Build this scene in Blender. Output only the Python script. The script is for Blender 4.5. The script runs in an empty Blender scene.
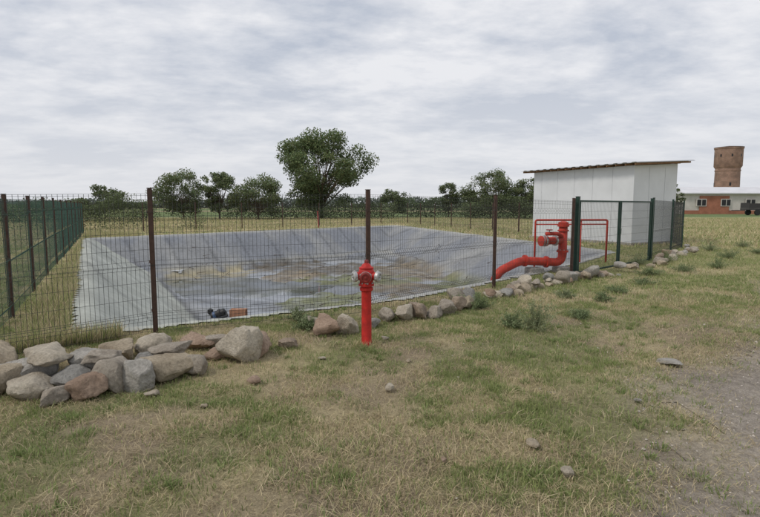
import bpy, bmesh, math, random
import numpy as np
from mathutils import Vector, Matrix, noise as mnoise
random.seed(7); rng=np.random.default_rng(7)
scene=bpy.context.scene
scene.view_settings.view_transform='Standard'
scene.view_settings.look='None'
scene.view_settings.exposure=0
COL=scene.collection

# ---------------------------------------------------------------- helpers
_tabs={}
def vnoise(x,y,seed=0):
    if seed not in _tabs: _tabs[seed]=np.random.default_rng(1000+seed).random((256,256))
    T=_tabs[seed]; x=np.asarray(x,float); y=np.asarray(y,float)
    xi=np.floor(x).astype(int); yi=np.floor(y).astype(int)
    fx=x-xi; fy=y-yi; fx=fx*fx*(3-2*fx); fy=fy*fy*(3-2*fy)
    a=T[xi&255,yi&255]; b=T[(xi+1)&255,yi&255]; c=T[xi&255,(yi+1)&255]; d=T[(xi+1)&255,(yi+1)&255]
    return (a*(1-fx)+b*fx)*(1-fy)+(c*(1-fx)+d*fx)*fy
def fbm(x,y,seed=0,o=4):
    s=0;a=1;t=0
    for i in range(o):
        s=s+a*vnoise(np.asarray(x)*2**i+17.3*i,np.asarray(y)*2**i+5.1*i,seed+i); t+=a; a*=.5
    return s/t
def sstep(a,b,v):
    t=np.clip((v-a)/(b-a),0,1); return t*t*(3-2*t)

def link(o,parent=None):
    COL.objects.link(o)
    if parent: o.parent=parent
    return o
def empty(name,loc=(0,0,0)):
    e=bpy.data.objects.new(name,None); e.empty_display_size=.2; e.location=loc; COL.objects.link(e); return e
def mesh_np(name,V,F,mat,col=None,parent=None,smooth=False):
    V=np.asarray(V,np.float32); F=np.asarray(F,np.int32); k=F.shape[1]
    me=bpy.data.meshes.new(name)
    me.vertices.add(len(V)); me.vertices.foreach_set('co',V.ravel())
    me.loops.add(F.size); me.loops.foreach_set('vertex_index',F.ravel())
    me.polygons.add(len(F)); me.polygons.foreach_set('loop_start',np.arange(0,F.size,k,dtype=np.int32))
    try: me.polygons.foreach_set('loop_total',np.full(len(F),k,dtype=np.int32))
    except Exception: pass
    me.update(calc_edges=True)
    me.polygons.foreach_set('use_smooth',np.full(len(F),smooth,dtype=bool))
    if col is not None:
        c=np.ones((len(V),4),np.float32); c[:,:3]=col
        at=me.color_attributes.new('Col','FLOAT_COLOR','POINT'); at.data.foreach_set('color',c.ravel())
    me.materials.append(mat)
    return link(bpy.data.objects.new(name,me),parent)

def tubes(P0,P1,R0,R1=None,n=4):
    P0=np.atleast_2d(np.asarray(P0,float)); P1=np.atleast_2d(np.asarray(P1,float))
    N=len(P0); R0=np.broadcast_to(np.asarray(R0,float),(N,)); R1=R0 if R1 is None else np.broadcast_to(np.asarray(R1,float),(N,))
    d=P1-P0; d/= (np.linalg.norm(d,axis=1,keepdims=True)+1e-9)
    up=np.tile([0,0,1.],(N,1)); up[np.abs(d[:,2])>.9]=[1,0,0]
    a=np.cross(d,up); a/=np.linalg.norm(a,axis=1,keepdims=True); b=np.cross(d,a)
    V=np.zeros((N,2*n,3))
    for i in range(n):
        t=2*math.pi*(i+.5)/n; o=a*math.cos(t)+b*math.sin(t)
        V[:,i]=P0+o*R0[:,None]; V[:,n+i]=P1+o*R1[:,None]
    base=(np.arange(N)*2*n)[:,None]
    F=[]
    for i in range(n):
        j=(i+1)%n; F.append(np.concatenate([base+i,base+j,base+n+j,base+n+i],1))
    F=np.stack(F,1).reshape(-1,4)
    return V.reshape(-1,3),F

def bm_obj(name,bm,mat,parent=None,smooth=False):
    me=bpy.data.meshes.new(name); bm.normal_update(); bm.to_mesh(me); bm.free()
    for p in me.polygons: p.use_smooth=smooth
    me.materials.append(mat)
    return link(bpy.data.objects.new(name,me),parent)
def box(name,c,s,mat,parent=None,rotz=0,bev=0.0,M=None):
    bm=bmesh.new(); bmesh.ops.create_cube(bm,size=1)
    bmesh.ops.scale(bm,vec=s,verts=bm.verts)
    if bev>0: bmesh.ops.bevel(bm,geom=bm.edges[:],offset=bev,segments=2,affect='EDGES')
    m=Matrix.Translation(c)@Matrix.Rotation(rotz,4,'Z')
    if M is not None: m=M@m
    bmesh.ops.transform(bm,matrix=m,verts=bm.verts)
    return bm_obj(name,bm,mat,parent)
def lathe(name,prof,mat,M,parent=None,n=32,smooth=True):
    bm=bmesh.new(); rings=[]
    for r,z in prof:
        rings.append([bm.verts.new((r*math.cos(2*math.pi*i/n),r*math.sin(2*math.pi*i/n),z)) for i in range(n)])
    for a,b in zip(rings[:-1],rings[1:]):
        for i in range(n):
            j=(i+1)%n; bm.faces.new((a[i],a[j],b[j],b[i]))
    bm.faces.new(rings[0][::-1]); bm.faces.new(rings[-1])
    bmesh.ops.transform(bm,matrix=M,verts=bm.verts)
    o=bm_obj(name,bm,mat,parent,False)
    if smooth:
        o.data.polygons.foreach_set('use_smooth',[True]*len(o.data.polygons))
        try: o.data.set_sharp_from_angle(angle=math.radians(35))
        except Exception: pass
    return o
def pipe(name,pts,r,mat,parent=None,res=8):
    P=[Vector(p) for p in pts]; path=[P[0]]
    for i in range(1,len(P)-1):
        a,b,c=P[i-1],P[i],P[i+1]
        L=min((a-b).length,(c-b).length)*.45; L=min(L,r*2.2)
        p0=b+(a-b).normalized()*L; p1=b+(c-b).normalized()*L
        for k in range(7):
            t=k/6; path.append(p0*(1-t)**2+b*2*t*(1-t)+p1*t*t)
    path.append(P[-1])
    bm=bmesh.new(); n=20; rings=[]; prev=None
    for i,p in enumerate(path):
        d=(path[min(i+1,len(path)-1)]-path[max(i-1,0)]).normalized()
        if prev is None:
            u=Vector((0,0,1)) if abs(d.z)<.9 else Vector((1,0,0)); a=d.cross(u).normalized()
        else: a=(prev-d*prev.dot(d)).normalized()
        prev=a; b=d.cross(a)
        rings.append([bm.verts.new(p+(a*math.cos(2*math.pi*k/n)+b*math.sin(2*math.pi*k/n))*r) for k in range(n)])
    for a,b in zip(rings[:-1],rings[1:]):
        for k in range(n):
            j=(k+1)%n; bm.faces.new((a[k],a[j],b[j],b[k]))
    bm.faces.new(rings[0][::-1]); bm.faces.new(rings[-1])
    return bm_obj(name,bm,mat,parent,True)
def along(p,d):
    return Matrix.Translation(p)@Vector((0,0,1)).rotation_difference(Vector(d)).to_matrix().to_4x4()

# ---------------------------------------------------------------- materials
def newmat(name):
    m=bpy.data.materials.new(name); m.use_nodes=True
    nt=m.node_tree; b=nt.nodes['Principled BSDF']; return m,nt,b
def pmat(name,c,rough=.6,metal=0,amt=.25,scale=8,bump=.15,c2=None,spec=.4):
    m,nt,b=newmat(name); N=nt.nodes; L=nt.links
    tc=N.new('ShaderNodeTexCoord'); no=N.new('ShaderNodeTexNoise'); no.inputs['Scale'].default_value=scale; no.inputs['Detail'].default_value=7; no.inputs['Roughness'].default_value=.65
    L.new(tc.outputs['Object'],no.inputs['Vector'])
    cr=N.new('ShaderNodeValToRGB'); cr.color_ramp.elements[0].position=.32; cr.color_ramp.elements[1].position=.68
    d=c2 if c2 else tuple(x*(1-amt) for x in c)
    cr.color_ramp.elements[0].color=(*d,1); cr.color_ramp.elements[1].color=(*[min(1,x*(1+amt*.4)) for x in c],1)
    L.new(no.outputs['Fac'],cr.inputs['Fac']); L.new(cr.outputs['Color'],b.inputs['Base Color'])
    b.inputs['Roughness'].default_value=rough; b.inputs['Metallic'].default_value=metal; b.inputs['Specular IOR Level'].default_value=spec
    if bump>0:
        bu=N.new('ShaderNodeBump'); bu.inputs['Strength'].default_value=bump; bu.inputs['Distance'].default_value=.02
        n2=N.new('ShaderNodeTexNoise'); n2.inputs['Scale'].default_value=scale*5; n2.inputs['Detail'].default_value=5
        L.new(tc.outputs['Object'],n2.inputs['Vector']); L.new(n2.outputs['Fac'],bu.inputs['Height']); L.new(bu.outputs['Normal'],b.inputs['Normal'])
    return m
def colmat(name,rough=.8,transl=0.0,fine=None,bump=0,spec=.2):
    m,nt,b=newmat(name); N=nt.nodes; L=nt.links
    at=N.new('ShaderNodeAttribute'); at.attribute_name='Col'; out=at.outputs['Color']
    if fine:
        tc=N.new('ShaderNodeTexCoord'); prev=out
        for sc,lo,hi in fine:
            no=N.new('ShaderNodeTexNoise'); no.inputs['Scale'].default_value=sc; no.inputs['Detail'].default_value=6; no.inputs['Roughness'].default_value=.7
            L.new(tc.outputs['Object'],no.inputs['Vector'])
            mr=N.new('ShaderNodeMapRange'); mr.inputs[1].default_value=.3; mr.inputs[2].default_value=.7; mr.inputs[3].default_value=lo; mr.inputs[4].default_value=hi
            L.new(no.outputs['Fac'],mr.inputs[0])
            mx=N.new('ShaderNodeVectorMath'); mx.operation='SCALE'
            L.new(prev,mx.inputs[0]); L.new(mr.outputs[0],mx.inputs['Scale']); prev=mx.outputs[0]
        out=prev
        if bump:
            bu=N.new('ShaderNodeBump'); bu.inputs['Strength'].default_value=bump; bu.inputs['Distance'].default_value=.03
            L.new(no.outputs['Fac'],bu.inputs['Height']); L.new(bu.outputs['Normal'],b.inputs['Normal'])
    L.new(out,b.inputs['Base Color']); b.inputs['Roughness'].default_value=rough; b.inputs['Specular IOR Level'].default_value=spec
    if transl>0:
        tr=N.new('ShaderNodeBsdfTranslucent'); L.new(out,tr.inputs['Color'])
        mi=N.new('ShaderNodeMixShader'); mi.inputs[0].default_value=transl
        L.new(b.outputs[0],mi.inputs[1]); L.new(tr.outputs[0],mi.inputs[2]); L.new(mi.outputs[0],N['Material Output'].inputs['Surface'])
    return m
M_ground=colmat('ground_soil_grass',.95,0,[(2.2,.8,1.15),(14,.7,1.25),(70,.6,1.3)],.9,.1)
M_liner=colmat('pond_liner_membrane',.62,0,[(.9,.85,1.12),(6,.82,1.14),(40,.92,1.07)],.25,.22)
M_grass=colmat('grass_blades',.85,.25)
M_leaf=colmat('leaves',.7,.25)
M_bark=pmat('bark',(.12,.09,.065),.9,amt=.4,scale=12,bump=.5)
M_red=pmat('red_paint',(.50,.022,.016),.52,amt=.35,scale=11,bump=.1,spec=.35)
M_redpipe=pmat('red_pipe_paint',(.50,.045,.026),.55,amt=.38,scale=5,bump=.08,spec=.35)
M_dred=pmat('dark_red_paint',(.24,.03,.025),.5,amt=.3,scale=14,bump=.1)
M_alu=pmat('cast_aluminium',(.5,.5,.49),.5,.5,amt=.3,scale=30,bump=.12)
M_brown=pmat('brown_post_paint',(.075,.04,.028),.6,amt=.4,scale=14,bump=.1)
M_green=pmat('green_post_paint',(.018,.05,.037),.5,amt=.3,scale=14,bump=.05)
M_wire=pmat('dark_wire',(.045,.048,.043),.5,amt=.3,scale=6,bump=0)
M_gwire=pmat('green_wire',(.04,.10,.075),.5,amt=.3,scale=6,bump=0)
M_white=pmat('white_metal_panel',(.68,.70,.72),.45,amt=.08,scale=1.2,bump=.02)
M_wood=pmat('roof_timber',(.30,.17,.09),.8,amt=.4,scale=10,bump=.2)
M_roof=pmat('roof_sheet',(.45,.46,.47),.5,.3,amt=.15,scale=3,bump=.03)
M_conc=pmat('concrete',(.36,.34,.31),.9,amt=.3,scale=8,bump=.4)

# ---------------------------------------------------------------- terrain functions
POND=[(-3.65,6.45),(0.1,8.55),(5.3,14.1),(8.0,18.0),(1.2,42.0),(-14.2,25.3)]
def inside_dist(x,y,k=5.0):
    x=np.asarray(x,float); y=np.asarray(y,float); acc=0; n=len(POND)
    for i in range(n):
        x0,y0=POND[i]; x1,y1=POND[(i+1)%n]; L=math.hypot(x1-x0,y1-y0)
        nx,ny=-(y1-y0)/L,(x1-x0)/L
        d=(x-x0)*nx+(y-y0)*ny
        acc=acc+np.exp(-k*np.clip(d,-60,60))
    return -np.log(acc)/k
def edge_d(x,y,i):
    x0,y0=POND[i]; x1,y1=POND[(i+1)%len(POND)]; L=math.hypot(x1-x0,y1-y0)
    return (x-x0)*(-(y1-y0)/L)+(y-y0)*((x1-x0)/L)
DEPTH=2.0
def prof(s):
    t=np.clip(s,0,None)/1.4
    return -(t-np.log1p(np.exp(np.clip((t-DEPTH)*10,-50,50)))/10)
def gbase(x,y):
    x=np.asarray(x,float); y=np.asarray(y,float)
    fade=1/(1+np.hypot(x,y)/60)
    return (fbm(x*.45,y*.45,3,4)-.5)*.16*fade+(fbm(x*3,y*3,9,3)-.5)*.035*fade
def gz(x,y):
    s=inside_dist(x,y)
    z=gbase(x,y)*(1-sstep(-.6,0,s))
    return np.where(s>0,prof(s)-.18*sstep(0,.5,s),z)
MUD=[(-3.0,29.0,3.6,2.8,1,'d'),(-5.8,31.0,2.4,1.6,1,'d'),(1.6,27,2.2,4.2,1,'b'),(-1.5,18.9,1.8,2.2,1,'g'),(-9.0,26.7,2.3,1.7,1,'t'),(-.8,24.0,2.8,1.6,1,'g'),(2.4,31,2.2,3,1,'d'),(.8,22,1.6,2.4,1,'b'),(3.8,22.0,1.5,3.2,1,'g'),(-4.5,25.5,1.5,1.2,1,'b')]
def mudmask(x,y,kinds=None):
    m=np.zeros_like(np.asarray(x,float))
    for cx,cy,rx,ry,a,k in MUD:
        if kinds and k not in kinds: continue
        q=((x-cx)/rx)**2+((y-cy)/ry)**2
        q=q+(fbm(x*1.3,y*1.3,31,5)-.5)*4
        m=np.maximum(m,(1-sstep(.6,1.25,q))*(.6+.4*sstep(.35,.55,fbm(x*2.3,y*2.3,36,4))))
    return m
def liner_z(x,y):
    s=inside_dist(x,y)
    z=prof(s)+gbase(x,y)*(1-sstep(-.6,0,s))+.02
    bot=sstep(2.6,3.4,s)
    z=z+(fbm(x*2.2,y*2.2,14,3)-.5)*.09*sstep(0,.4,s)*(1-.65*bot)
    z=z+bot*((fbm(x*.22,y*.22,21,4)-.5)*.35)+.07*mudmask(x,y)*bot
    return z
def masks(x,y):
    off=(x-1.1)*.75-(y-2.7)*.66
    w=(fbm(x*.8,y*.8,41,4)-.5)*1.7
    dirt=sstep(-.35,.75,off+w)*(1-sstep(3.6,4.6,off-w))
    g=fbm(x*.55,y*.55,51,5)*.45+fbm(x*2.4,y*2.4,55,4)*.55
    g=g+.06*sstep(0,3,x)*(y>4)
    green=sstep(.42,.57,g)*(1-dirt)
    return dirt,green
def gcol(x,y):
    dirt,green=masks(x,y)
    R=np.hypot(x,y)
    straw=np.array([.47,.395,.24]); soil=np.array([.34,.275,.19]); grn=np.array([.25,.27,.11]); path=np.array([.40,.35,.295]); field=np.array([.53,.47,.27])
    n=fbm(x*1.3,y*1.3,61,4)[:,None]
    c=straw*(sstep(.35,.6,n))+soil*(1-sstep(.35,.6,n))
    ff=sstep(8,18,R)[:,None]; c=c*(1-ff)+field*(.75+.5*n)*ff
    c=c*(1-.6*green[:,None])+grn*.6*green[:,None]
    c=c*(1-dirt[:,None])+path*(.75+.5*n)*dirt[:,None]
    far=sstep(68,74,y)[:,None]; band=vnoise(x*.004,y*.013,71)[:,None]
    fc=np.where(band>.4,np.array([[.17,.22,.095]]),np.array([[.38,.34,.2]]))
    c=c*(1-far)+fc*far
    return c

def axis(lo,hi,step,far,grow):
    a=list(np.arange(lo,hi,step)); s=step; v=a[-1]
    while v<far: s*=grow; v+=s; a.append(v)
    s=step; v=a[0]; b=[]
    while v>-far: s*=grow; v-=s; b.append(v)
    return np.array(b[::-1]+a)
xs=axis(-19,14,.14,3500,1.12); ys=axis(1.0,44,.15,3500,1.12)
X,Y=np.meshgrid(xs,ys); xf,yf=X.ravel(),Y.ravel()
V=np.stack([xf,yf,gz(xf,yf)],1); w=len(xs); h=len(ys)
i=np.arange(h-1)[:,None]*w+np.arange(w-1)[None,:]
F=np.stack([i,i+1,i+w+1,i+w],-1).reshape(-1,4)
mesh_np('ground',V,F,M_ground,gcol(xf,yf),smooth=True)

# dirt path sheet
px=np.arange(.5,22,.12); py=np.arange(.5,22,.12); X,Y=np.meshgrid(px,py); xf,yf=X.ravel(),Y.ravel()
d,_=masks(xf,yf); V=np.stack([xf,yf,gz(xf,yf)+.006*sstep(.3,.6,d)],1); w=len(px)
i=(np.arange(len(py)-1)[:,None]*w+np.arange(w-1)[None,:]).ravel()
F=np.stack([i,i+1,i+w+1,i+w],-1); F=F[(d[F]>.5).all(1)]
used=np.unique(F); rm=-np.ones(len(V),int); rm[used]=np.arange(len(used))
mesh_np('dirt_path',V[used],rm[F],M_ground,gcol(xf,yf)[used],smooth=True)

# pond liner
px=np.arange(-16,9.5,.12); py=np.arange(5.5,44,.12); X,Y=np.meshgrid(px,py); xf,yf=X.ravel(),Y.ravel()
s=inside_dist(xf,yf); V=np.stack([xf,yf,liner_z(xf,yf)],1); w=len(px)
i=(np.arange(len(py)-1)[:,None]*w+np.arange(w-1)[None,:]).ravel()
F=np.stack([i,i+1,i+w+1,i+w],-1); edge=-.30+(fbm(xf*1.5,yf*1.5,77,3)-.5)*.25
F=F[((s-edge)[F]>0).all(1)]
bot=sstep(2.6,3.0,s)[:,None]
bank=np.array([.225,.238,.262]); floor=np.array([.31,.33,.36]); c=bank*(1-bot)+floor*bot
dust=sstep(.4,.65,fbm(xf*.6,yf*.6,81,4))[:,None]*.45; c=c*(1-dust)+np.array([.33,.328,.31])*dust
e5=edge_d(xf,yf,5); isl=e5<edge_d(xf,yf,4)
arc=np.where(isl,xf*-.5+yf*.86,xf*.69+yf*.72)
st=sstep(.5,.75,fbm(arc*1.6,s*.25,83,4))[:,None]*(1-bot)*.4; c=c*(1-st)+np.array([.37,.37,.355])*st
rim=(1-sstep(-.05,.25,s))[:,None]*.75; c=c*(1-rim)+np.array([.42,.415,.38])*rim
lb=((e5<2.75)&isl&(s<2.75))[:,None]*.85; c=c*(1-lb)+np.array([.43,.445,.39])*lb*(.7+.6*fbm(xf,yf,84,4)[:,None])
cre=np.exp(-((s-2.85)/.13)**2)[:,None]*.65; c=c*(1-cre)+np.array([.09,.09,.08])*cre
tide=(np.exp(-((s-2.3-.35*(fbm(xf*.7,yf*.7,87,3)-.5))/.10)**2))[:,None]*.5; c=c*(1-tide)+np.array([.37,.36,.31])*tide
seam=np.abs(((xf*.76+yf*.65)/2.1)%1-.5); c=c*(1-.28*(seam<.035)[:,None])
streak=(fbm(xf*.5+3,yf*1.0,85,5)); c=c*(1-.35*(sstep(.5,.64,streak)[:,None]*bot))
for kind,cc in (('d',(.13,.11,.08)),('b',(.21,.17,.115)),('g',(.17,.18,.085)),('t',(.32,.28,.18))):
    mk=(mudmask(xf,yf,kind)*sstep(1.9,2.8,s))[:,None]*.92; c=c*(1-mk)+np.array(cc)*(.5+1.0*fbm(xf*2,yf*2,88,3)[:,None])*mk
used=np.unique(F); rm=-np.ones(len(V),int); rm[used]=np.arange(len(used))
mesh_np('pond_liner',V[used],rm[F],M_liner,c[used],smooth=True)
# shallow water
m,nt,b=newmat('pond_water'); b.inputs['Roughness'].default_value=.05; b.inputs['IOR'].default_value=1.33
N=nt.nodes;L=nt.links; tc=N.new('ShaderNodeTexCoord'); no=N.new('ShaderNodeTexNoise'); no.inputs['Scale'].default_value=.8; no.inputs['Detail'].default_value=8
L.new(tc.outputs['Object'],no.inputs['Vector']); cr=N.new('ShaderNodeValToRGB'); e=cr.color_ramp.elements; e[0].position=.38; e[0].color=(.22,.24,.26,1); e[1].position=.62; e[1].color=(.13,.135,.11,1)
L.new(no.outputs['Fac'],cr.inputs['Fac']); L.new(cr.outputs[0],b.inputs['Base Color'])
bu=N.new('ShaderNodeBump'); bu.inputs['Strength'].default_value=.05; n2=N.new('ShaderNodeTexNoise'); n2.inputs['Scale'].default_value=5; L.new(tc.outputs['Object'],n2.inputs['Vector']); L.new(n2.outputs['Fac'],bu.inputs['Height']); L.new(bu.outputs[0],b.inputs['Normal'])
cx=sum(p[0] for p in POND)/6; cy=sum(p[1] for p in POND)/6
bm=bmesh.new(); bm.faces.new([bm.verts.new((cx+(p[0]-cx)*.93,cy+(p[1]-cy)*.93,-1.985)) for p in POND]); bm_obj('pond_water',bm,m)

# ---------------------------------------------------------------- grass
def blades(x,y,L,W,lean,az,col,bent=True,z=None):
    n=len(x); z=gz(x,y) if z is None else z
    d=np.stack([np.cos(az),np.sin(az)],1)
    ph=rng.random(n)*math.pi
    sx=np.cos(ph);sy=np.sin(ph); side=np.stack([sx,sy,np.zeros(n)],1)
    p0=np.stack([x,y,z-.004],1); hL=L*np.cos(lean); oL=L*np.sin(lean)
    tip=p0+np.stack([d[:,0]*oL,d[:,1]*oL,hL+.008],1)
    if bent:
        mid=p0+np.stack([d[:,0]*oL*.38,d[:,1]*oL*.38,hL*.62+.008],1)
        V=np.stack([p0-side*W[:,None]/2,p0+side*W[:,None]/2,mid-side*W[:,None]*.4,mid+side*W[:,None]*.4,tip],1)
        b=(np.arange(n)*5)[:,None]; F=np.stack([b+[0,1,3],b+[0,3,2],b+[2,3,4]],1).reshape(-1,3)
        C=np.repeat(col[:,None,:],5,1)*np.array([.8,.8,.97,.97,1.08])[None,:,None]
    else:
        V=np.stack([p0-side*W[:,None]/2,p0+side*W[:,None]/2,tip],1)
        b=(np.arange(n)*3)[:,None]; F=(b+[0,1,2]).reshape(-1,3)
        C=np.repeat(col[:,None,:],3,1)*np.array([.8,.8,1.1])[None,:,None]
    return V.reshape(-1,3),F,C.reshape(-1,3)
def frust(n,z0,z1,mg=1.12,pw=1.0):
    u=rng.random(n); z=(z0**pw+(z1**pw-z0**pw)*u)**(1/pw); x=(rng.random(n)*2-1)*(.74*mg*z+.4); return x,z
def bcol(x,y,greenp,n):
    strawA=np.array([.68,.58,.36]); strawB=np.array([.46,.375,.235]); gA=np.array([.21,.27,.09]); gB=np.array([.35,.38,.16])
    t=rng.random((n,1)); s=strawA*t+strawB*(1-t); g=gA*t+gB*(1-t)
    isg=(rng.random(n)<greenp)[:,None]; return np.where(isg,g,s)*(.75+.5*rng.random((n,1))),isg[:,0]
VV=[];FF=[];CC=[];off=0
def addb(r):
    global off
    VV.append(r[0]);FF.append(r[1]+off);CC.append(r[2]);off+=len(r[0])
x,y=frust(300000,2.0,8.5,pw=1.35); d,g=masks(x,y); cover=fbm(x*1.7,y*1.7,91,4)
keep=(rng.random(len(x))<(1-.93*d)*(.3+.9*sstep(.35,.6,cover)))&(inside_dist(x,y)<-.25); x,y,d,g=x[keep],y[keep],d[keep],g[keep]; n=len(x)
cl=fbm(x*6,y*6,95,3)
col,isg=bcol(x,y,.14+.8*g*sstep(.36,.58,cl),n)
lean=np.where(isg,rng.uniform(.1,1.0,n),rng.uniform(.9,1.53,n)); Lb=np.where(isg,rng.uniform(.02,.055,n),rng.uniform(.03,.09,n)); W=np.where(isg,rng.uniform(.003,.006,n),rng.uniform(.002,.0045,n))
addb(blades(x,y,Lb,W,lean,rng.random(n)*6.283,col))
# clumps of longer dead stalks lying about
nc_=520; cx_,cy_=frust(nc_,2.1,9,pw=1.4); d,g=masks(cx_,cy_); k=rng.random(nc_)<(1-.8*d); cx_,cy_=cx_[k],cy_[k]; rep=16
ang=np.repeat(rng.random(len(cx_))*6.283,rep)+rng.normal(0,.6,len(cx_)*rep); rr=np.repeat(rng.uniform(.03,.12,len(cx_)),rep)
x=np.repeat(cx_,rep)+rng.normal(0,1,len(rr))*rr; y=np.repeat(cy_,rep)+rng.normal(0,1,len(rr))*rr; kk=inside_dist(x,y)<-.3; x,y,ang=x[kk],y[kk],ang[kk]; n=len(x)
tone=np.repeat(rng.random((len(cx_),1)),rep,0)[kk]; col=(np.array([.66,.57,.37])*tone+np.array([.30,.23,.15])*(1-tone))*(.7+.5*rng.random((n,1)))
addb(blades(x,y,rng.uniform(.08,.2,n),rng.uniform(.003,.006,n),rng.uniform(1.15,1.5,n),ang,col))
# green leafy patches
c_n=2900; cx_,cy_=frust(c_n,2.2,12,pw=1.5); d,g=masks(cx_,cy_); k=rng.random(c_n)<(.25+.6*g)*(1-.85*d); cx_,cy_=cx_[k],cy_[k]
rep=42; rr=np.repeat(rng.uniform(.03,.17,len(cx_)),rep); a=rng.random(len(rr))*6.283; q=np.sqrt(rng.random(len(rr)))
x=np.repeat(cx_,rep)+np.cos(a)*q*rr; y=np.repeat(cy_,rep)+np.sin(a)*q*rr; kk=inside_dist(x,y)<-.3; x,y,a,rr=x[kk],y[kk],a[kk],rr[kk]; n=len(x)
tone=rng.random((n,1)); col=(np.array([.18,.25,.085])*tone+np.array([.31,.355,.15])*(1-tone))*(.8+.4*rng.random((n,1)))
addb(blades(x,y,rng.uniform(.02,.06,n),rng.uniform(.004,.008,n),rng.uniform(.2,1.3,n),a,col))
x,y=frust(190000,8,20,pw=1.5); d,g=masks(x,y); s=inside_dist(x,y); keep=(rng.random(len(x))<(1-.95*d)*.85)&(s<-.3); x,y,g,d=x[keep],y[keep],g[keep],d[keep]; n=len(x)
col,isg=bcol(x,y,.25+.6*g,n)
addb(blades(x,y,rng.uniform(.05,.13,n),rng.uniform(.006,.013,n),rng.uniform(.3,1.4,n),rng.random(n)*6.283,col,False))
x,y=frust(140000,20,66,pw=1.3); s=inside_dist(x,y); keep=(s<-.4); x,y=x[keep],y[keep]; n=len(x); d,g=masks(x,y)
col,isg=bcol(x,y,.18+.35*g,n)
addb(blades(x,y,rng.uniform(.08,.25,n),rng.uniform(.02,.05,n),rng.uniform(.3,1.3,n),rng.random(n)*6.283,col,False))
n=42000; t=rng.random(n)**1.6; u=rng.random(n)
x=-4.0-13.2*t+u*(.9+1.9*t); y=5.4+25*t+u*.7; keep=(inside_dist(x,y)<-.25)&(fbm(x*1.5,y*1.5,99,3)>.4); x,y=x[keep],y[keep]; n=len(x)
col,isg=bcol(x,y,.45,n)
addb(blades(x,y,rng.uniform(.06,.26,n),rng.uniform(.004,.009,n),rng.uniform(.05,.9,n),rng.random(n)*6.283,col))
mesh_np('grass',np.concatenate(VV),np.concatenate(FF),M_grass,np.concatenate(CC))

# ---------------------------------------------------------------- weeds
def weed(x,y,r,hh,seed,tone=(.12,.155,.075)):
    R=np.random.default_rng(seed); ns=int(40)
    e=empty('weed_plant',(x,y,float(gz(x,y))))
    az=R.random(ns)*6.283; ln=R.uniform(.1,1.3,ns); rad=r*(.6+.8*R.random(ns))
    tip=np.stack([np.cos(az)*np.sin(ln)*rad,np.sin(az)*np.sin(ln)*rad,hh*R.uniform(.35,1.15,ns)*np.cos(ln*.85)],1)
    V,F=tubes(tip*0+np.stack([np.cos(az),np.sin(az),az*0],1)*.02,tip,.003,.0012,3)
    mesh_np('stems',V,F,M_leaf,np.tile([.24,.25,.13],(len(V),1)),e)
    nl=2800; si=R.integers(0,ns,nl); t=R.uniform(.12,1.05,nl)**.7; p=tip[si]*t[:,None]+R.normal(0,.01+.02*r,(nl,3)); p[:,2]=np.abs(p[:,2])
    d=R.normal(0,1,(nl,3)); d[:,2]+=.8; d/=np.linalg.norm(d,axis=1,keepdims=True); sd=np.cross(d,R.normal(0,1,(nl,3))); sd/=np.linalg.norm(sd,axis=1,keepdims=True)
    l=R.uniform(.012,.034,nl)[:,None]; wv=l*.17
    V=np.stack([p,p+d*l*.5+sd*wv,p+d*l,p+d*l*.5-sd*wv],1).reshape(-1,3); b=(np.arange(nl)*4)[:,None]; F=b+[0,1,2,3]
    c=np.array(tone)*(.55+.9*R.random((nl,1)))*(.6+.5*t[:,None]); mesh_np('leaves',V,F,M_leaf,np.repeat(c,4,0),e)
WE=[(2.0,6.6,.36,.40),(1.75,6.8,.2,.2),(1.52,7.9,.22,.26),(1.25,8.0,.16,.2),(3.75,8.6,.2,.16),(2.85,7.3,.17,.12),(3.2,8.9,.2,.14),(8.6,13.2,.32,.25),(8.0,14.5,.35,.35),(6.9,13.8,.4,.3),(10.5,15.5,.4,.35),(5.4,10.6,.3,.14),(11.5,18,.4,.4),(9.6,12,.3,.15),(-.95,6.6,.18,.16),(-1.15,7.0,.2,.2),(4.4,9.6,.25,.12),(12.5,17,.4,.25),(14,20,.4,.3),(6.2,11.9,.35,.2),(7.4,12.6,.35,.18)]
for k,(a,b_,r,hh) in enumerate(WE): weed(a,b_,r,hh,300+k,(.20,.25,.125) if k%3 else (.25,.29,.16))

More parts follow.
